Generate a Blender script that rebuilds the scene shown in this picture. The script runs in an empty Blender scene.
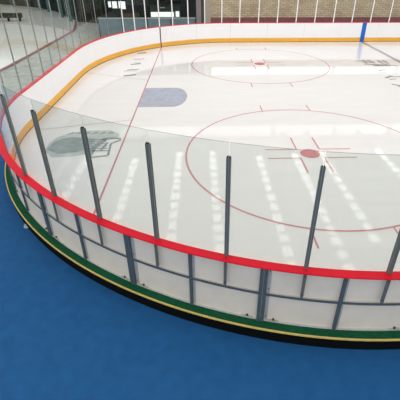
import bpy, math, random
from mathutils import Vector
random.seed(7)
COL = bpy.context.scene.collection
PI = math.pi

# ------------------------------------------------------------------ helpers
class MB:
    """collects faces and links them as one mesh object"""
    def __init__(s): s.v=[]; s.f=[]; s.m=[]
    def face(s, pts, mi=0):
        b=len(s.v); s.v+= [tuple(p) for p in pts]; s.f.append(tuple(range(b,b+len(pts)))); s.m.append(mi)
    def hexa(s, p, mi=0, top=None, ends=None):
        # p: 4 bottom (ccw) + 4 top
        b=len(s.v); s.v+=[tuple(q) for q in p]
        F=[(3,2,1,0),(4,5,6,7),(0,1,5,4),(1,2,6,5),(2,3,7,6),(3,0,4,7)]
        for k,f in enumerate(F):
            s.f.append(tuple(b+i for i in f))
            s.m.append(top if (k==1 and top is not None) else ends if (k in(3,5) and ends is not None) else mi)
    def box(s, x0,x1,y0,y1,z0,z1, mi=0, **k):
        s.hexa([(x0,y0,z0),(x1,y0,z0),(x1,y1,z0),(x0,y1,z0),(x0,y0,z1),(x1,y0,z1),(x1,y1,z1),(x0,y1,z1)],mi,**k)
    def cyl(s, a, b, r, n=10, mi=0, r2=None):
        a=Vector(a); b=Vector(b); r2=r if r2 is None else r2
        d=(b-a).normalized(); u=d.orthogonal().normalized(); w=d.cross(u)
        base=len(s.v)
        for c,rr in((a,r),(b,r2)):
            for i in range(n):
                t=2*PI*i/n; s.v.append(tuple(c+u*rr*math.cos(t)+w*rr*math.sin(t)))
        for i in range(n):
            j=(i+1)%n; s.f.append((base+i,base+j,base+n+j,base+n+i)); s.m.append(mi)
        s.f.append(tuple(base+i for i in range(n))[::-1]); s.m.append(mi)
        s.f.append(tuple(base+n+i for i in range(n))); s.m.append(mi)
    def sweep(s, prof, s0, s1, step=.15, mi=0, mats=None, caps=True):
        """closed profile [(out,z)] carried along the rink outline between arc lengths"""
        n=max(1,int(math.ceil((s1-s0)/step))); k=len(prof); base=len(s.v)
        for i in range(n+1):
            t=s0+(s1-s0)*i/n
            for o,z in prof: s.v.append(P3(t,o,z))
        for i in range(n):
            for j in range(k):
                a=base+i*k+j; b=base+i*k+(j+1)%k
                s.f.append((a,b,b+k,a+k)); s.m.append(mats[j] if mats else mi)
        if caps:
            s.f.append(tuple(base+j for j in range(k))[::-1]); s.m.append(mi)
            s.f.append(tuple(base+n*k+j for j in range(k))); s.m.append(mi)
    def build(s, name, mats, parent=None, loc=(0,0,0), smooth=False, bevel=0):
        me=bpy.data.meshes.new(name); me.from_pydata([(x-loc[0],y-loc[1],z-loc[2]) for x,y,z in s.v],[],s.f)
        if not isinstance(mats,(list,tuple)): mats=[mats]
        for m in mats: me.materials.append(m)
        for p,i in zip(me.polygons,s.m): p.material_index=i; p.use_smooth=smooth
        me.update()
        import bmesh
        bm=bmesh.new(); bm.from_mesh(me); bmesh.ops.recalc_face_normals(bm,faces=bm.faces); bm.to_mesh(me); bm.free()
        o=bpy.data.objects.new(name,me); COL.objects.link(o)
        if parent is None: o.location=loc
        if parent is not None: o.parent=parent
        if bevel:
            b=o.modifiers.new('bevel','BEVEL'); b.width=bevel; b.segments=2; b.limit_method='ANGLE'
        return o
def tag(o,label=None,cat=None,group=None,kind=None):
    if label: o['label']=label
    if cat: o['category']=cat
    if group: o['group']=group
    if kind: o['kind']=kind
    return o
def empty(name,loc=(0,0,0),**k):
    o=bpy.data.objects.new(name,None); COL.objects.link(o); o.location=loc; o.empty_display_size=.1
    return tag(o,**k)
def part(mb,name,mats,root,under=None,**k):
    """child mesh whose coordinates were given in world space; root only has a location"""
    l=root.location
    mb.v=[(x-l[0],y-l[1],z-l[2]) for x,y,z in mb.v]
    return mb.build(name,mats,parent=under or root,**k)

# ------------------------------------------------------------------ materials
def lin(c): return tuple(((x/255)/12.92 if x/255<=.04045 else ((x/255+.055)/1.055)**2.4) for x in c)+(1,)
def mat(name,col,rough=.5,metal=0,noise=0,scale=8,bump=0,spec=.5,coat=0,ior=1.45,stretch=None):
    m=bpy.data.materials.new(name); m.use_nodes=True; nt=m.node_tree; N=nt.nodes; L=nt.links
    b=N['Principled BSDF']; b.inputs['Roughness'].default_value=rough; b.inputs['Metallic'].default_value=metal
    b.inputs['Specular IOR Level'].default_value=spec; b.inputs['IOR'].default_value=ior
    b.inputs['Coat Weight'].default_value=coat; b.inputs['Coat Roughness'].default_value=.03
    c=lin(col)
    tc=N.new('ShaderNodeTexCoord'); mp=N.new('ShaderNodeMapping'); L.new(tc.outputs['Object'],mp.inputs['Vector'])
    if stretch: mp.inputs['Scale'].default_value=stretch
    nz=N.new('ShaderNodeTexNoise'); nz.inputs['Scale'].default_value=scale; nz.inputs['Detail'].default_value=5
    L.new(mp.outputs[0],nz.inputs['Vector'])
    r=N.new('ShaderNodeValToRGB'); r.color_ramp.elements[0].position=.3; r.color_ramp.elements[1].position=.7
    k=noise
    r.color_ramp.elements[0].color=tuple(x*(1-k) for x in c[:3])+(1,)
    r.color_ramp.elements[1].color=tuple(min(1,x*(1+k)) for x in c[:3])+(1,)
    L.new(nz.outputs['Fac'],r.inputs['Fac']); L.new(r.outputs['Color'],b.inputs['Base Color'])
    if bump:
        bp=N.new('ShaderNodeBump'); bp.inputs['Strength'].default_value=bump; bp.inputs['Distance'].default_value=.01
        L.new(nz.outputs['Fac'],bp.inputs['Height']); L.new(bp.outputs[0],b.inputs['Normal'])
    return m
def emis(name,col,st):
    m=bpy.data.materials.new(name); m.use_nodes=True; nt=m.node_tree; N=nt.nodes; L=nt.links
    N.remove(N['Principled BSDF']); e=N.new('ShaderNodeEmission'); e.inputs['Strength'].default_value=st
    nz=N.new('ShaderNodeTexNoise'); nz.inputs['Scale'].default_value=1.5
    r=N.new('ShaderNodeValToRGB'); c=lin(col)
    r.color_ramp.elements[0].color=tuple(x*.8 for x in c[:3])+(1,); r.color_ramp.elements[1].color=c
    L.new(nz.outputs['Fac'],r.inputs['Fac']); L.new(r.outputs['Color'],e.inputs['Color'])
    L.new(e.outputs[0],N['Material Output'].inputs['Surface'])
    return m
def glass(name,tint,ior=1.45,haze=0):
    m=bpy.data.materials.new(name); m.use_nodes=True; nt=m.node_tree; N=nt.nodes; L=nt.links
    N.remove(N['Principled BSDF'])
    t=N.new('ShaderNodeBsdfTransparent'); t.inputs['Color'].default_value=(*tint,1)
    g=N.new('ShaderNodeBsdfGlossy'); g.inputs['Roughness'].default_value=.0
    g.inputs['Color'].default_value=(.97,1,.98,1)
    f=N.new('ShaderNodeFresnel')
    # same air-to-glass ratio on both faces of the thin sheet (a thin pane never shows total internal reflection)
    ge=N.new('ShaderNodeNewGeometry'); mi=N.new('ShaderNodeMix'); mi.inputs[2].default_value=ior; mi.inputs[3].default_value=1/ior
    L.new(ge.outputs['Backfacing'],mi.inputs[0]); L.new(mi.outputs[0],f.inputs['IOR'])
    mx=N.new('ShaderNodeMixShader'); L.new(f.outputs[0],mx.inputs[0]); L.new(t.outputs[0],mx.inputs[1]); L.new(g.outputs[0],mx.inputs[2])
    L.new(mx.outputs[0],N['Material Output'].inputs['Surface'])
    return m
ICE_SPEC=dict(rough=.045,spec=.5,ior=1.4)
M={}
M['ice']=mat('ice',(238,234,231),noise=.02,scale=1.3,stretch=(.35,2.2,1),**ICE_SPEC)
M['mark_red']=mat('ice_mark_red',(214,150,148),noise=.06,scale=3,**ICE_SPEC)
M['mark_spot']=mat('ice_mark_spot',(214,128,130),noise=.08,scale=6,**ICE_SPEC)
M['mark_goal']=mat('ice_mark_goal',(204,134,140),noise=.08,scale=3,**ICE_SPEC)
M['mark_trap']=mat('ice_mark_faint',(216,190,188),noise=.05,scale=3,**ICE_SPEC)
M['mark_blueline']=mat('ice_mark_blue_line',(158,156,164),noise=.08,scale=3,**ICE_SPEC)
M['crease']=mat('ice_crease_blue',(170,173,188),noise=.10,scale=2.2,**ICE_SPEC)
M['crease_pale']=mat('ice_crease_pale',(168,180,198),noise=.08,scale=5,**ICE_SPEC)
M['mark_grey']=mat('ice_mark_grey',(138,138,136),noise=.12,scale=5,**ICE_SPEC)
M['mark_lilac']=mat('ice_mark_lilac',(196,176,200),noise=.1,scale=5,**ICE_SPEC)
M['mark_slate']=mat('ice_mark_slate',(154,163,158),noise=.16,scale=3,**ICE_SPEC)
M['mark_slate_pale']=mat('ice_mark_slate_pale',(194,198,194),noise=.1,scale=3,**ICE_SPEC)
M['mark_slate_dark']=mat('ice_mark_slate_dark',(146,153,150),noise=.14,scale=6,**ICE_SPEC)
M['board']=mat('white_hdpe',(252,251,252),rough=.35,noise=.01,scale=2)
M['board_back']=mat('white_hdpe_back',(234,226,212),rough=.55,noise=.05,scale=3)
M['frame']=mat('slate_painted_steel',(80,94,102),rough=.6,noise=.12,scale=9)
M['flange']=mat('galvanised_flange',(176,180,182),rough=.45,noise=.10,scale=12)
M['rail_top']=mat('pale_rail_flange',(196,197,196),rough=.5,noise=.05,scale=9)
M['bolt']=mat('dark_bolt',(50,52,56),rough=.5,noise=.1)
M['cap']=mat('red_hdpe_cap',(228,20,46),rough=.5,noise=.05,scale=2,spec=.2)
M['kick']=mat('yellow_hdpe',(246,182,70),rough=.4,noise=.04,scale=2)
M['blue_mark']=mat('blue_hdpe',(22,104,200),rough=.4,noise=.05,scale=3)
M['dark_mark']=mat('dark_red_hdpe',(112,24,48),rough=.4,noise=.05,scale=3)
M['post']=mat('anodised_slate_aluminium',(108,114,112),rough=.45,metal=.15,noise=.08,scale=20)
M['post_line']=mat('post_groove',(146,156,158),rough=.4,metal=.15,noise=.08,scale=20)
M['post_light']=mat('pale_aluminium',(250,250,248),rough=.35,metal=.1,noise=.04,scale=10)
M['post_black']=mat('black_rubber_plug',(24,26,28),rough=.7,noise=.1)
M['pane']=glass('clear_safety_glass',(.93,.95,.928))
M['pane_far']=glass('clear_safety_glass_clean',(.965,.975,.965),ior=1.2)
M['edge_light']=mat('polished_glass_edge',(236,240,236),rough=.2,noise=.02)
M['edge_dark']=mat('green_glass_edge',(104,116,110),rough=.25,noise=.05)
M['plinth']=mat('green_carpet',(22,84,56),rough=.9,noise=.18,scale=14,bump=.3,spec=.15)
M['nosing']=mat('yellow_nosing',(226,198,110),rough=.5,noise=.10,scale=9)
M['riser']=mat('shadow_black_riser',(12,16,16),rough=.9,noise=.2,spec=.1)  # near-black colour carries the shadow on the plinth's outer face
M['blue_floor']=mat('blue_sports_floor',(32,92,147),rough=.75,noise=.09,scale=5,bump=.15,spec=.2)
M['grey_floor']=mat('grey_concrete_floor',(160,167,160),rough=.6,noise=.22,scale=2.4,bump=.1)
M['white_floor']=mat('white_side_rink_ice',(240,243,236),rough=.12,noise=.03,scale=1)
M['barrier']=mat('blue_grey_barrier',(112,134,144),rough=.5,noise=.14,scale=2.5)
M['barrier_cap']=mat('barrier_cap',(170,178,174),rough=.5,noise=.1,scale=5)
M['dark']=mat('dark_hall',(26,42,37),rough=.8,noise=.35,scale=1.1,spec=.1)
M['dark_green']=mat('dark_green_panel',(44,66,58),rough=.6,noise=.2,scale=2)
M['green_panel']=mat('mid_green_panel',(58,84,74),rough=.6,noise=.15,scale=3)
M['white_clad']=mat('white_cladding',(232,230,226),rough=.6,noise=.03,scale=.8)
M['maroon']=mat('maroon_band',(142,80,86),rough=.6,noise=.18,scale=5)
M['pier_lilac']=mat('lilac_pier',(146,134,142),rough=.6,noise=.08)
M['pier_dark']=mat('dark_brown_strip',(74,62,60),rough=.6,noise=.12)
M['pier_beige']=mat('beige_strip',(186,172,156),rough=.6,noise=.06)
M['brown']=mat('brown_wood',(92,70,52),rough=.6,noise=.2,scale=6)
M['teal']=mat('teal_metal',(70,110,110),rough=.5,noise=.1)
M['white_paint']=mat('white_paint',(238,238,236),rough=.5,noise=.02)
M['film']=mat('crumpled_film',(150,186,206),rough=.3,noise=.15,scale=20)
M['lamp']=emis('lamp_light',(255,255,255),5.5)
M['lit']=emis('daylight_window',(248,255,252),1.25)
M['lit_strip']=emis('daylight_strip_window',(255,255,255),2.0)
# striped block wall
def block_wall():
    m=mat('tan_block_wall',(158,142,120),rough=.85,noise=.1,spec=.1); nt=m.node_tree; N=nt.nodes; L=nt.links
    b=N['Principled BSDF']
    tc=N.new('ShaderNodeTexCoord'); mp=N.new('ShaderNodeMapping'); mp.inputs['Rotation'].default_value=(PI/2,0,0)
    L.new(tc.outputs['Object'],mp.inputs['Vector'])
    br=N.new('ShaderNodeTexBrick'); br.inputs['Scale'].default_value=1; br.inputs['Brick Width'].default_value=.42; br.inputs['Row Height'].default_value=.135
    br.inputs['Mortar Size'].default_value=.018; br.inputs['Mortar Smooth'].default_value=.4
    br.inputs['Color1'].default_value=lin((222,200,170)); br.inputs['Color2'].default_value=lin((198,178,150)); br.inputs['Mortar'].default_value=lin((158,140,126))
    L.new(mp.outputs[0],br.inputs['Vector']); 
    nz=N.new('ShaderNodeTexNoise'); nz.inputs['Scale'].default_value=.9; L.new(tc.outputs['Object'],nz.inputs['Vector'])
    mx=N.new('ShaderNodeMix'); mx.data_type='RGBA'; mx.blend_type='OVERLAY'; mx.inputs['Factor'].default_value=.35
    L.new(br.outputs['Color'],mx.inputs[6]); L.new(nz.outputs['Fac'],mx.inputs[7])
    L.new(mx.outputs[2],b.inputs['Base Color'])
    return m
M['blocks']=block_wall()

# ------------------------------------------------------------------ rink outline
EX,Y0,Y1=-3.479,-.645,23.585
AX,AY,N1=9.107,8.628,1.887
BX,BY,N2=8.424,8.938,2.0695
BH=1.301                     # top of the boards
path=[]
x=12.0
while x>EX+AX: path.append((x,Y0)); x-=.04
for i in range(901):
    t=PI/2*i/900; c=max(0,math.cos(t))**(2/N1); s_=math.sin(t)**(2/N1); path.append((EX+AX-AX*s_,Y0+AY-AY*c))
y=Y0+AY+.02
while y<Y1-BY: path.append((EX,y)); y+=.04
for i in range(901):
    t=PI/2*i/900; c=max(0,math.cos(t))**(2/N2); s_=math.sin(t)**(2/N2); path.append((EX+BX-BX*c,Y1-BY+BY*s_))
x=EX+BX+.04
while x<24: path.append((x,Y1)); x+=.04
LEN=[0]
for a,b in zip(path,path[1:]): LEN.append(LEN[-1]+math.hypot(b[0]-a[0],b[1]-a[1]))
import bisect
def P2(s):
    if s<0: return (12.0-s,Y0)
    s=min(max(s,0),LEN[-1]-1e-6); i=max(1,bisect.bisect_left(LEN,s)); a,b=path[i-1],path[i]; d=LEN[i]-LEN[i-1] or 1
    t=(s-LEN[i-1])/d; return (a[0]+(b[0]-a[0])*t,a[1]+(b[1]-a[1])*t)
def tang(s):
    a=P2(s-.12); b=P2(s+.12); l=math.hypot(b[0]-a[0],b[1]-a[1]); return ((b[0]-a[0])/l,(b[1]-a[1])/l)
def P3(s,o,z):
    """o metres outward (away from the ice) from the inner board face"""
    p=P2(s); t=tang(s); return (p[0]+t[1]*o*NS, p[1]-t[0]*o*NS, z)
NS=1
# make sure outward is away from the centre
_q=P3(9,1,0); _p=P2(9)
if math.hypot(_q[0]-8,_q[1]-11)<math.hypot(_p[0]-8,_p[1]-11): NS=-1
SMAX=58.0

# glass post positions along the outline
posts=[6.66-1.21*k for k in range(14,0,-1)]+[6.66,7.87,9.08,10.29,11.51,12.81,14.05]
posts+=[14.05+(20.33-14.05)/5*k for k in range(1,6)]
posts+=[20.33+(30.94-20.33)/10*k for k in range(1,11)]
posts+=[32.3,33.25,34.17,35.2,36.2,37.34,38.53,39.73,40.98]
while posts[-1]+1.325<SMAX: posts.append(posts[-1]+1.325)
mid=[(a+b)/2 for a,b in zip(posts,posts[1:])]
NEAR_LAST=9                     # posts[4..9] are the six seen on the near side

# ------------------------------------------------------------------ ice sheet and its markings
mb=MB()
ring=[P2(LEN[-1]*i/260) for i in range(261)]
ring=ring+[(24,Y1),(24,Y0)]
mb.face([(px,py,0) for px,py in ring]); 
mb.face([(px,py,-.05) for px,py in ring][::-1])
ice=mb.build('ice_sheet',M['ice']); tag(ice,kind='structure')
ZM=.003
def flat(name,polys,m,label=None,z=ZM):
    b=MB()
    for i,q in enumerate(polys): b.face([(px,py,z+(.00025*(i%6) if len(polys)<40 else 0)) for px,py in q])
    o=b.build(name,m,parent=ice)
    if label: o['label']=label
    return o
def strip(x0,y0,x1,y1,w):
    l=math.hypot(x1-x0,y1-y0); nx,ny=-(y1-y0)/l*w/2,(x1-x0)/l*w/2
    return [(x0+nx,y0+ny),(x0-nx,y0-ny),(x1-nx,y1-ny),(x1+nx,y1+ny)]
def ringpolys(cx,cy,r,w,n=120,a0=0,a1=2*PI):
    out=[]
    for i in range(n):
        t,u=a0+(a1-a0)*i/n,a0+(a1-a0)*(i+1)/n
        out.append([(cx+(r-w/2)*math.cos(t),cy+(r-w/2)*math.sin(t)),(cx+(r+w/2)*math.cos(t),cy+(r+w/2)*math.sin(t)),
                    (cx+(r+w/2)*math.cos(u),cy+(r+w/2)*math.sin(u)),(cx+(r-w/2)*math.cos(u),cy+(r-w/2)*math.sin(u))])
    return out
def outline_y(xx,lo=True):
    ys=[p[1] for p in path if abs(p[0]-xx)<.06]
    return (min(ys) if lo else max(ys))
flat('goal_line',[strip(0,outline_y(0)+.05,0,outline_y(0,False)-.05,.055)],M['mark_goal'],'thin faded red goal line running across the ice',z=.004)
flat('blue_line',[strip(14.30,Y0+.05,14.30,Y1-.03,.28)],M['mark_blueline'],'faded grey-blue line at the right of the far ice')
R=3.883
for cy,nm,w in ((17.25,'far',.055),(5.828,'near',.06)):
    flat('faceoff_circle',ringpolys(6,cy,R,w,160),M['mark_red'],'thin red circle, the %s one of the two'%nm)
    hs=[]
    for sx in (-.96,.96):
        for sy in (1,-1):
            yy=math.sqrt(R*R-sx*sx); hs.append(strip(6+sx,cy+sy*yy,6+sx,cy+sy*(yy+.68),.05))
    flat('hash_mark',hs,M['mark_red'])
    disc=[(6+.31*math.cos(t*PI/16),cy+.31*math.sin(t*PI/16)) for t in range(32)]
    flat('faceoff_spot',[disc],M['mark_spot'],'solid red dot at the middle of the %s circle'%nm,z=.006)
    ls=[]
    for sx in (-1,1):
        for sy in (-1,1):
            ls.append(strip(6+sx*.35,cy+sy*.3,6+sx*1.38,cy+sy*.3,.05))
            ls.append(strip(6+sx*.37,cy+sy*.32,6+sx*.37,cy+sy*1.2,.05))
    flat('faceoff_mark',ls,M['mark_red'],'red L shaped lines around the %s dot'%nm,z=.005)
# crease
cyc=11.51
cr=[(0.03,cyc+1.29),(1.5,cyc+1.29)]+[(1.42+.58*math.sin(t*PI/12),cyc+1.29*math.cos(t*PI/12)) for t in range(1,12)]+[(1.5,cyc-1.29),(0.03,cyc-1.29)]
flat('goal_crease',[cr],M['crease'],'dusty blue rounded goal crease on the goal line')
def blob(cx,cy,w,h,rot=0):
    return [(cx+w*.5*math.cos(t*PI/6)*math.cos(rot)-h*.5*math.sin(t*PI/6)*math.sin(rot),cy+w*.5*math.cos(t*PI/6)*math.sin(rot)+h*.5*math.sin(t*PI/6)*math.cos(rot)) for t in range(12)]
flat('crease_marks',[strip(.35,cyc-.1,1.0,cyc+.3,.16),strip(.5,cyc-.5,.75,cyc+.7,.14),strip(1.1,cyc-.6,1.25,cyc+.55,.14),strip(.3,cyc+.5,.6,cyc+.75,.12),strip(1.05,cyc+.1,1.5,cyc-.25,.13)],M['crease_pale'],'worn paler strokes inside the blue crease',z=.005)
# goalkeeper lines behind the goal line
flat('restricted_area_line',[strip(0,14.11,EX+.15,15.56,.05)],M['mark_trap'],'faint line behind the goal line, the far one')
flat('restricted_area_line',[strip(0,8.82,EX+.25,7.98,.05)],M['mark_trap'],'faint line behind the goal line, the near one')
# column of small worn characters between end boards and goal line
b=[]; l=[]
for k,(yy,w) in enumerate(((20.2,.55),(18.6,.6),(17.4,.55),(16.2,.62),(15.05,.6))):
    q=b if k!=1 else l
    q.append(strip(-1.36,yy-.12,-1.36+w,yy+.06,.2 if k!=3 else .14)); 
    if k in(0,2): q.append(strip(-1.2,yy+.22,-.85,yy+.26,.1))
    if k==3: q.append(strip(-1.5,yy-.32,-.8,yy-.3,.09))
flat('worn_lettering',b,M['mark_grey'],'column of small worn grey characters behind the goal line')
flat('worn_lettering',l,M['mark_lilac'],'small pale lilac character behind the goal line')
# grey worn characters by the blue line
def glyph(cx,cy,w,h,seed):
    r=random.Random(seed); out=[]
    for i in range(4):
        yy=cy-h/2+h*(i+.5)/4; out.append(strip(cx-w/2+r.uniform(0,.12),yy,cx+w/2-r.uniform(0,.15),yy+r.uniform(-.06,.1),.08))
    for i in range(2):
        xx=cx-w/4+w/2*i; out.append(strip(xx,cy-h/2,xx+r.uniform(-.1,.1),cy+h/2,.07))
    return out
g=[]
g+=glyph(12.45,17.75,.9,.85,1)+glyph(13.3,17.65,.7,.8,2)+glyph(12.9,16.9,1.1,.45,3)
g+=[strip(11.75,17.95,12.2,17.8,.1),strip(12.0,17.15,12.6,17.0,.12),strip(13.3,17.0,13.75,16.7,.12)]
g+=[strip(12.25,15.75,12.7,15.9,.12),strip(12.2,15.45,12.5,15.4,.1),strip(12.0,14.3,12.5,14.7,.16),strip(12.4,14.55,13.1,14.5,.12),strip(12.1,14.05,12.5,14.15,.1),strip(13.1,14.4,13.6,14.3,.1)]
g=[[(x_,y_-.15) for x_,y_ in q] for q in g]
g+=[strip(11.85,13.1,12.2,12.75,.14),strip(12.0,12.75,12.5,12.55,.12)]
flat('worn_lettering',g,M['mark_grey'],'broken grey worn characters on the ice near the blue line')
# flat slate patch and stripes on the ice behind near glass
sh=[(-2.38,6.15),(-2.42,6.75),(-2.28,7.2),(-2.0,7.5),(-1.5,7.72),(-.62,7.72),(-.25,7.4),(-.22,7.0),(-.9,6.75),(-.95,5.9),(-1.3,5.72),(-1.98,5.66)]
sh=[(x_,y_+.14) for x_,y_ in sh]
flat('slate_patch',[sh],M['mark_slate_pale'],'grey-green patch on the ice behind the near glass',z=.003)
sh2=[(-2.34,6.25),(-2.3,6.75),(-2.1,7.05),(-1.75,7.15),(-1.3,7.1),(-.95,7.0),(-1.0,6.3),(-1.35,6.0),(-1.9,5.9)]
st=[[(x_,y_+.14) for x_,y_ in sh2]]
flat('slate_patch',st,M['mark_slate'],z=.005)
st=[strip(-1.7,6.95-.17*k,-.62+.05*k,6.93-.17*k,.06) for k in range(6)]
st+=[strip(-1.0,5.9,-.62,7.05,.2),strip(-.85,5.62,-.3,5.75,.07),strip(-.3,5.75,-.38,6.6,.07),strip(-.62,7.05,-.12,7.0,.09),strip(-.38,6.6,-.1,6.9,.07),strip(-.85,5.62,-.78,6.6,.07),strip(-.6,6.1,-.5,6.7,.08)]
for k in range(6):
    x_=-1.9+.27*k; st+=[strip(x_-.1,7.4+.03*(k%2),x_+.04,7.5,.07),strip(x_-.02,7.56,x_+.1,7.54-.04*(k%3),.05)]
st=[[(x_,y_+.14) for x_,y_ in q] for q in st]
flat('slate_patch',st,M['mark_slate_dark'],'darker stripes and broken strokes on the grey-green patch',z=.007)

# ------------------------------------------------------------------ floors
b=MB(); b.box(-40,24,-14,9.2,-.34,-.24); fl=b.build('floor',M['blue_floor']); tag(fl,kind='structure')
b=MB(); b.box(-40,24,9.2,60,-.34,-.24); tag(b.build('floor',M['grey_floor']),kind='structure')
# side rink beyond the aisle
b=MB(); b.face([(-8.9,9.4,-.21),(-8.35,20,-.21),(-8.15,30,-.21),(-9.6,36,-.21),(-14.5,42.6,-.21),(-30,54,-.21),(-39,54,-.21),(-39,9.4,-.21)])
b.face([(-8.9,9.4,-.24),(-8.35,20,-.24),(-8.15,30,-.24),(-9.6,36,-.24),(-14.5,42.6,-.24),(-30,54,-.24),(-39,54,-.24),(-39,9.4,-.24)][::-1])
side=b.build('side_rink_ice',M['white_floor']); tag(side,kind='structure')
b=MB()
for (xa,ya),(xb,yb) in zip([(-8.9,9.4),(-8.35,20),(-8.15,30)],[(-8.35,20),(-8.15,30),(-9.6,36)]):
    q=strip(xa,ya,xb,yb,.14); b.hexa([(px,py,-.24) for px,py in q]+[(px,py,-.14) for px,py in q])
b.build('goal_line_reflection',M['maroon']); tag(bpy.data.objects['goal_line_reflection'],kind='structure')  # raised strip stands in for the goal line mirrored in the end glass

# plinth the boards stand on
b=MB(); b.sweep([(-.02,-.24),(-.02,.02),(.205,.02),(.205,-.24)],-11.5,SMAX,.25,mats=[0,0,1,0])
pl=b.build('rink_plinth',[M['plinth'],M['riser']]); tag(pl,kind='structure')
b=MB(); b.sweep([(.200,.0),(.200,.028),(.224,.028),(.224,.0)],-11.5,SMAX,.25)
o=b.build('nosing_strip',M['nosing'],parent=pl); o['label']='thin pale yellow nosing along the green plinth edge'

# ------------------------------------------------------------------ words for labels
ORD=['first','second','third','fourth','fifth','sixth','seventh','eighth','ninth','tenth','eleventh','twelfth','thirteenth','fourteenth','fifteenth','sixteenth','seventeenth']
def where(s,items,what):
    """phrase that tells one post / pane / board from its neighbours"""
    near=[t for t in items if 5.5<t<14.5]; off=[t for t in items if t<=5.5]
    end=[t for t in items if 14.5<=t<31]; c=[t for t in items if 31<=t<35.19]; d=[t for t in items if t>=35.19 and t<50.5]; e=[t for t in items if t>=50.5]
    if s in near: return '%s, %s from the left along the near rim'%(what[0],ORD[sorted(near,reverse=True).index(s)])
    if s in off: return '%s, %s beyond the right end of near rim'%(what[0],ORD[sorted(off,reverse=True).index(s)])
    if s in end: return '%s, %s from near corner along left end'%(what[1],ORD[sorted(end).index(s)])
    if s in c: return '%s, %s leftward from dark goal line mark'%(what[2],ORD[sorted(c,reverse=True).index(s)])
    if s in d: return '%s, %s rightward from dark goal line mark'%(what[2],ORD[sorted(d).index(s)])
    return '%s, %s rightward from far blue mark'%(what[2],ORD[sorted(e).index(s)])

# ------------------------------------------------------------------ dasher board sections
# joints at the odd frame positions so that the doubled frames land where the photo has them
i0=None
best=min(range(len(mid)),key=lambda i:abs(mid[i]-8.475)); par=best%2
joints=[m for i,m in enumerate(mid) if i%2==par]
joints=[joints[0]]+joints[1:]
ends=joints+[SMAX]
sections=list(zip(ends,ends[1:]))
centres=[(a+b)/2 for a,b in sections]
CAPZ=BH
def vert(b,s,w,o0,o1,z0,z1,mi=0):
    """upright bar centred at arc s, width w, between offsets"""
    t=tang(s); p=[]
    for z in(z0,z1):
        for so,oo in((-1,o0),(1,o0),(1,o1),(-1,o1)):
            q=P3(s,oo,z); p.append((q[0]+t[0]*so*w/2,q[1]+t[1]*so*w/2,z))
    b.hexa(p,mi)
for k,(sa,sb) in enumerate(sections):
    c=centres[k]; base=P3(c,.05,.02)
    far=c>31.5; nearv=c<15
    lab=where(c,centres,('white board with slate steel frame','white yellow-footed board section','white yellow-footed board section'))
    root=empty('dasher_board',base,label=lab,cat='rink board',group='board sections around the rink')
    g=.004; st=.2
    b=MB(); b.sweep([(0,.03),(0,CAPZ-.03),(.014,CAPZ-.03),(.014,.03)],sa+g,sb-g,st,mats=[0,0,1,0])
    part(b,'facing_panel',[M['board'],M['board_back']],root)
    b=MB(); b.sweep([(-.012,.004),(-.012,.27),(0,.28),(0,.004)],sa+g,sb-g,st); part(b,'kick_strip',M['kick'],root)
    m_=[m for m in mid if sa+.3<m<sb-.3]
    step=.3
    # rails: dark outer lip with a pale top flange
    b=MB(); b.sweep([(.014,.672),(.014,.682),(.050,.682),(.050,.672)],sa+g,sb-g,st,mi=1)
    b.sweep([(.050,.645),(.050,.69),(.060,.69),(.060,.645)],sa+g,sb-g,st,mi=0); part(b,'mid_rail',[M['frame'],M['rail_top']],root)
    b=MB(); b.sweep([(.014,.022),(.014,.045),(.045,.045),(.045,.022)],sa+g,sb-g,st); part(b,'bottom_rail',M['rail_top'],root)
    b=MB(); b.sweep([(.014,CAPZ-.10),(.014,CAPZ-.032),(.055,CAPZ-.032),(.055,CAPZ-.07)],sa+g,sb-g,st); part(b,'top_rail',M['frame'],root)
    for (ss,sg) in ((sa,1),(sb,-1)):
        b=MB(); vert(b,ss+sg*.0305,.058,.014,.066,.022,CAPZ-.032); 
        part(b,'end_upright',M['frame'],root)
        if sg==-1:
            b=MB(); vert(b,ss+sg*.088,.055,.014,.03,.03,CAPZ-.06); f=part(b,'flange',M['flange'],root)
        if nearv:
            for zz in ((.14,.62,.78,1.16) if sg==-1 else ()):
                b=MB(); q=P3(ss+sg*.092,.03,zz); r_=P3(ss+sg*.092,.037,zz); b.cyl(q,r_,.011,8); part(b,'bolt',M['bolt'],root,under=f)
            b=MB(); vert(b,ss+sg*.22,.17,.014,.044,.046,.06); fp=part(b,'foot_plate',M['flange'],root)
            b=MB(); q=P3(ss+sg*.22,.03,.06); b.cyl(q,(q[0],q[1],q[2]+.03),.017,6); part(b,'bolt',M['bolt'],root,under=fp)
    for mm in m_:
        b=MB(); vert(b,mm,.05,.014,.064,.022,CAPZ-.032); part(b,'middle_upright',M['frame'],root)
        b=MB(); vert(b,mm-.045,.04,.014,.026,.03,CAPZ-.06); part(b,'flange',M['flange'],root)
    for pp in posts:
        if sa<pp<sb:
            b=MB(); vert(b,pp,.046,.062,.088,.735,CAPZ-.032); so_=part(b,'post_socket',M['post'],root)
            if nearv:
                for zz in (.8,1.2):
                    b=MB(); b.cyl(P3(pp,.088,zz),P3(pp,.095,zz),.009,8); part(b,'bolt',M['bolt'],root,under=so_)
    # coloured line marks carried up the boards
    for xm,m,w,nm,lb in ((0,M['dark_mark'],.07,'goal_line_mark','dark red upright goal line mark'),(14.30,M['blue_mark'],.30,'blue_line_mark','bright blue upright mark')):
        cand=[s for s in (LEN[i] for i,p in enumerate(path) if abs(p[0]-xm)<.03)]
        for s in cand:
            if sa<s<sb:
                b=MB(); b.sweep([(-.018,.004),(-.018,CAPZ-.03),(-.001,CAPZ-.03),(-.001,.004)],s-w/2,s+w/2,.05)
                o=part(b,nm,m,root); o['label']=lb; 
                break
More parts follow.
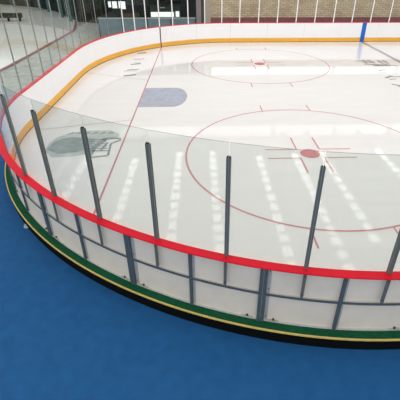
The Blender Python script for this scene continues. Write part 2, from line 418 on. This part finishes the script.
# red cap rail all the way round
b=MB(); b.sweep([(-.012,CAPZ-.03),(-.02,CAPZ-.022),(-.02,CAPZ-.006),(-.012,CAPZ),(.135,CAPZ),(.143,CAPZ-.006),(.143,CAPZ-.022),(.135,CAPZ-.03)],joints[0],SMAX,.12)
cap=b.build('cap_rail',M['cap'],loc=(0,0,0)); tag(cap,'long curving bright red cap rail on top of the rink boards','rail')

# ------------------------------------------------------------------ glass posts
PT=3.03; GT=3.235; PO=.0
def height(s): return 1.45 if 18.0<s<30.9 else 0
def make_post(s,n):
    PT=3.03+height(s)
    thin=s>15
    base=P3(s,PO,CAPZ); t=tang(s)
    far=s>31.5
    lab=where(s,posts,('slim slate glass post','thin dark glass post','pale aluminium glass post'))
    root=empty('glass_post',base,label=lab,cat='post',group='glass posts around the rink')
    fa=.075 if far else .038 if thin else .062
    d1=(.02 if far else .016) if thin else .045; d2=.018 if far or not thin else .013
    def bar(b,w0,w1,o0,o1,z0,z1,mi=0):
        p=[]
        for z in(z0,z1):
            for so,oo in((w0,o0),(w1,o0),(w1,o1),(w0,o1)):
                q=P3(s,oo,z); p.append((q[0]+t[0]*so,q[1]+t[1]*so,z))
        b.hexa(p,mi)
    b=MB(); bar(b,-fa/2,-.007,PO+.008,PO+d1,CAPZ,PT); bar(b,.007,fa/2,PO+.008,PO+d1,CAPZ,PT); bar(b,-.007,.007,PO+.008,PO+d1-.008,CAPZ,PT-.005,1)
    oc=part(b,'outer_channel',[M['post'],M['post_line']],root)
    b=MB(); bar(b,-fa/2+.004,fa/2-.004,PO-d2,PO-.008,CAPZ,PT-.01)
    part(b,'inner_cover',M['post_light'] if far else M['post'],root)['label']='strip on the ice side'
    b=MB(); bar(b,-.022,-.008,PO+.009,PO+d1-.006,PT,PT+.018); bar(b,.008,.022,PO+.009,PO+d1-.006,PT,PT+.018)
    part(b,'end_plug',M['post_black'],root,under=oc)['label']='two small black plugs at the top'
posts=[t for t in posts if t>joints[0]]
for n,s in enumerate(posts): make_post(s,n)

# ------------------------------------------------------------------ glass panes
for k,(sa,sb) in enumerate(zip(posts,posts[1:])):
    c=(sa+sb)/2
    lab=where(c,mid,('clear greenish glass pane','tall clear glass pane','clear glass pane'))
    far=c>31.5
    b=MB(); g=.009; n=5
    for i in range(n):
        u,v=sa+g+(sb-sa-2*g)*i/n,sa+g+(sb-sa-2*g)*(i+1)/n
        o0,o1=PO-.006,PO+.006
        A,B,Cc,D=P3(u,o0,CAPZ),P3(v,o0,CAPZ),P3(v,o1,CAPZ),P3(u,o1,CAPZ)
        T=[(q[0],q[1],GT+height(c)) for q in (A,B,Cc,D)]
        b.face([A,B,T[1],T[0]]); b.face([Cc,D,T[3],T[2]]); b.face(T,1)
        if i==0: b.face([D,A,T[0],T[3]],2)
        if i==n-1: b.face([B,Cc,T[2],T[1]],2)
    base=P3(c,PO,CAPZ)
    o=b.build('glass_screen',[M['pane_far'] if c>13 else M['pane'],M['edge_dark'],M['edge_light']],loc=base)
    tag(o,lab,'glass','glass screens around the rink')

# ------------------------------------------------------------------ far side walls
WY=26.8
b=MB(); b.box(3.45,26,WY,WY+.3,-.24,2.61,0); 
wf=b.build('wall_far',M['blocks']); tag(wf,kind='structure')
b=MB(); b.box(-14,26,WY+.02,WY+.32,3.2,7.8,0); b.box(-14,26,WY+.02,WY+.32,8.8,9.4,0); tag(b.build('wall_far_upper',M['white_clad']),kind='structure')
b=MB(); b.box(3.45,26,WY-.03,WY-.001,-.24,1.22); tag(b.build('maroon_band_far',M['maroon']),kind='structure')  # maroon band along the foot of the far block wall
# strip windows high on the far wall
n=1
for z0,z1,seg in ((2.62,3.24,[(3.5,8.1),(8.3,13.6),(13.8,19),(19.2,26)]),(7.82,8.78,[(-4.7,2.4),(2.7,8.9),(9.3,14.6),(14.9,19.6),(20,26)])):
    for xa,xb in seg:
        b=MB(); b.box(xa,xb,WY+.05,WY+.09,z0,z1); o=b.build('window_%d'%n,M['lit_strip']); tag(o,kind='structure'); n+=1
        b=MB()
        k=int((xb-xa)/1.2)
        for i in range(k+1):
            xx=xa+(xb-xa)*i/k; b.box(xx-.025,xx+.025,WY-.0,WY+.045,z0,z1)
        b.build('window_frame',M['white_paint'],parent=o)
# pier between opening and block wall
b=MB(); b.box(2.35,2.72,WY-.06,WY+.3,-.24,3.19,0); b.box(2.72,3.05,WY-.02,WY+.3,-.24,3.19,1); b.box(3.05,3.45,WY-.06,WY+.3,-.24,3.19,2)
tag(b.build('trim_2',[M['pier_lilac'],M['pier_dark'],M['pier_beige']]),kind='structure')
# dark hall behind the opening
b=MB(); b.box(-6.2,3.5,33,33.3,-.24,5.5); tag(b.build('wall_back',M['dark']),kind='structure')
b=MB(); b.box(3.2,3.5,WY+.32,33,-.24,5.5); tag(b.build('wall_right',M['dark_green']),kind='structure')
b=MB(); b.box(-6.2,3.5,WY+.32,33.3,5.5,5.6); b.box(-6.2,3.5,WY+.1,WY+.31,3.0,3.2); tag(b.build('ceiling',M['dark']),kind='structure')
# doors/partition panels in dark green
b=MB(); b.box(.95,3.1,32.9,32.99,-.24,2.6); b.box(-4.0,-2.0,32.9,32.99,1.5,2.6); tag(b.build('wall_back_panel',M['dark_green']),kind='structure')
def simple(name,label,cat,mb,m,loc,group=None):
    o=mb.build(name,m,loc=loc); return tag(o,label,cat,group)
# kiosk with white lit fronts
root=empty('kiosk',(-.4,32.2,-.24),label='green kiosk with bright white front panels standing behind the far left glass',cat='kiosk')
b=MB(); b.box(-1.75,.95,31.9,32.7,-.24,1.5); part(b,'body',M['green_panel'],root)
b=MB(); b.box(-1.72,.32,31.86,31.9,.62,1.02); part(b,'front_panel',M['lit'],root)
b=MB(); b.box(.48,.8,31.86,31.9,.62,1.08); part(b,'front_panel',M['lit'],root)
b=MB(); b.box(-.88,-.45,31.86,31.9,1.5-.16,1.5-.08); part(b,'name_plate',M['white_paint'],root)
b=MB(); b.box(-1.82,1.02,31.84,32.75,1.5,1.56); part(b,'roof_board',M['dark_green'],root)
# lit windows in the back wall
for i,(xa,xb,z0) in enumerate(((-5.6,-5.36,1.3),(-5.25,-4.83,1.22),(-4.68,-4.5,1.22),(-4.42,-4.08,1.15))):
    b=MB(); b.box(xa,xb,32.94,32.99,z0,1.78); o=b.build('window_%d'%n,M['lit']); tag(o,kind='structure'); n+=1
    b=MB(); b.box(xa-.04,xb+.04,32.92,32.94,z0-.05,z0); b.box(xa-.04,xb+.04,32.92,32.94,1.78,1.83); b.build('window_frame',M['teal'],parent=o)
# bench in the hall
for k,(xb,lb) in enumerate(((-3.3,'brown wooden bench in the dark hall, the one left of the kiosk'),)):
    root=empty('bench',(xb,30,-.24),label=lb,cat='bench')
    b=MB(); b.box(xb-.8,xb+.8,29.8,30.2,.55,.62); part(b,'seat',M['brown'],root)
    b=MB(); b.box(xb-.8,xb+.8,30.17,30.23,.72,1.12); part(b,'backrest',M['brown'],root)
    for sx in(-.7,.7):
        b=MB(); b.box(xb+sx-.03,xb+sx+.03,29.84,29.9,-.24,.55); b.box(xb+sx-.03,xb+sx+.03,30.14,30.2,-.24,1.05); part(b,'leg',M['dark'],root)
# blue-grey barrier sections behind far left glass
for k in range(4):
    xa=-5.2+1.88*k; xb=xa+1.84
    where_=('leftmost of the four, by the grey floor','second from the left','third from the left','rightmost, touching the lilac pier')[k]
    root=empty('hall_barrier',((xa+xb)/2,WY,-.24),label='blue-grey low barrier section in the hall opening, '+where_,cat='barrier',group='barrier sections in the hall opening')
    b=MB(); b.box(xa,xb,WY,WY+.08,-.22,1.14); part(b,'panel',M['barrier'],root)
    b=MB(); b.box(xa,xb,WY-.03,WY+.11,1.14,1.22); part(b,'top_rail',M['barrier_cap'],root)
    b=MB(); b.box(xa,xa+.07,WY-.05,WY,-.24,1.14); b.box(xb-.07,xb,WY-.05,WY,-.24,1.14); part(b,'uprights',M['frame'],root)
# dark hall end beyond the side rink
seg=[(-6.2,34.0),(-9.2,35.4),(-13.8,43.4),(-17.6,47.4),(-26,52.6),(-39,56)]
b=MB()
for (xa,ya),(xb_,yb_) in zip(seg,seg[1:]):
    q=strip(xa,ya,xb_,yb_,.25); b.hexa([(px,py,-.24) for px,py in q]+[(px,py,7) for px,py in q])
tag(b.build('wall_left',M['dark']),kind='structure')
for i,(xa,ya) in enumerate(((-9.9,36.0),(-11.6,38.9),(-14.6,43.7),(-16.2,45.3),(-20.5,48.6))):
    b=MB(); b.box(xa-.12,xa+.12,ya-.75,ya-.51,-.24,6.5); o=b.build('column',M['teal']); o.location=(0,0,0)
    tag(o,'thin teal column before the dark hall wall, %s from the right'%ORD[i],'column','teal columns by the dark wall')
# team bench on side rink (dark bar)
root=empty('team_bench',(-16.0,35.6,-.21),label='long low dark bench standing on the white side rink at far left',cat='bench')
b=MB(); b.box(-17.4,-14.7,35.4,35.9,.1,.2); part(b,'seat',M['dark'],root)
b=MB(); b.box(-17.4,-14.7,35.85,35.92,.2,.5); part(b,'backrest',M['dark'],root)
for xx in(-17.2,-16.0,-14.9):
    b=MB(); b.box(xx-.05,xx+.05,35.5,35.8,-.21,.1); part(b,'leg',M['dark'],root)

# ------------------------------------------------------------------ roof beams and lamp rows (seen mirrored in the ice)
rows=[(-6.3,13,22.4),(-2.5,12.6,21.7),(.82,10.5,22.2),(3.45,9.5,22.2),(7.05,8.2,21.6),(9.9,7.5,22.4),(12.1,11,22.4),(16.8,12,22.8)]
for i,(xx,ya,yb_) in enumerate(rows):
    b=MB(); b.box(xx-.12,xx+.12,-2,WY+.02,8.25,8.6); tag(b.build('roof_beam',M['white_paint']),kind='structure')
    root=empty('ceiling_light',(xx,(ya+yb_)/2,8.25),label='row of white roof lamps mirrored in the ice, %s from the left'%ORD[i],cat='ceiling light',group='lamp rows under the roof beams')
    b=MB(); b.box(xx-.10,xx+.10,ya-.2,yb_+.2,8.15,8.25); part(b,'housing',M['white_paint'],root)
    rr=random.Random(i); yy=ya
    while yy<yb_-.3:
        l=rr.uniform(.5,.75); w=rr.uniform(.2,.28)
        b=MB(); b.box(xx-w,xx+w,yy,yy+l,8.09,8.15); part(b,'lamp',M['lamp'],root); yy+=l+rr.uniform(.3,.5)

# ------------------------------------------------------------------ scrap of film on the blue floor
b=MB(); rr=random.Random(3); cx,cy=-1.59,2.72; n=9; r0=[]
for j in range(3):
    ringp=[]
    for i in range(n):
        t=2*PI*i/n; rad=(.02,.07,.11)[j]*rr.uniform(.5,1.3); ringp.append((cx+rad*math.cos(t),cy+rad*1.1*math.sin(t),-.24+(.05,.035,.004)[j]*rr.uniform(.6,1.2)))
    r0.append(ringp)
b.face(r0[0])
for j in range(2):
    for i in range(n): b.face([r0[j][i],r0[j+1][i],r0[j+1][(i+1)%n],r0[j][(i+1)%n]])
o=b.build('film_scrap',M['film'],loc=(cx,cy,-.24)); tag(o,'small crumpled scrap of pale film on the blue floor beside the plinth','litter')

# ------------------------------------------------------------------ light
w=bpy.data.worlds.new('world'); bpy.context.scene.world=w; w.use_nodes=True; N=w.node_tree.nodes; L=w.node_tree.links
bg=N['Background']; tc=N.new('ShaderNodeTexCoord'); sp=N.new('ShaderNodeSeparateXYZ'); L.new(tc.outputs['Generated'],sp.inputs[0])
r=N.new('ShaderNodeValToRGB'); L.new(sp.outputs['Z'],r.inputs['Fac'])
r.color_ramp.elements[0].position=0; r.color_ramp.elements[0].color=(.92,.93,.94,1)
r.color_ramp.elements[1].position=.6; r.color_ramp.elements[1].color=(1,1,.99,1)
L.new(r.outputs['Color'],bg.inputs['Color']); bg.inputs['Strength'].default_value=1.0
# ------------------------------------------------------------------ camera
cd=bpy.data.cameras.new('camera'); cam=bpy.data.objects.new('camera',cd); COL.objects.link(cam)
cam.location=(2.6089,-4.6322,5.3136)
cd.sensor_width=36; cd.lens=376.40/400*36; cd.shift_x=-15.0/400; cd.shift_y=-18.61/400; cd.clip_end=200
from mathutils import Matrix
th=.54005; yaw=.03882; roll=-.00306
f=Vector((math.sin(yaw)*math.cos(th)*1, math.cos(yaw)*math.cos(th), -math.sin(th)))
right=Vector((math.cos(yaw),-math.sin(yaw),0)); up=right.cross(f)
R3=Matrix((right,up,-f)).transposed()
cam.rotation_euler=(R3@Matrix.Rotation(-roll,3,'Z')).to_euler()
sc=bpy.context.scene; sc.camera=cam
sc.view_settings.view_transform='Standard'; sc.view_settings.look='None'; sc.view_settings.gamma=1; sc.view_settings.exposure=0; sc.view_settings.use_curve_mapping=False
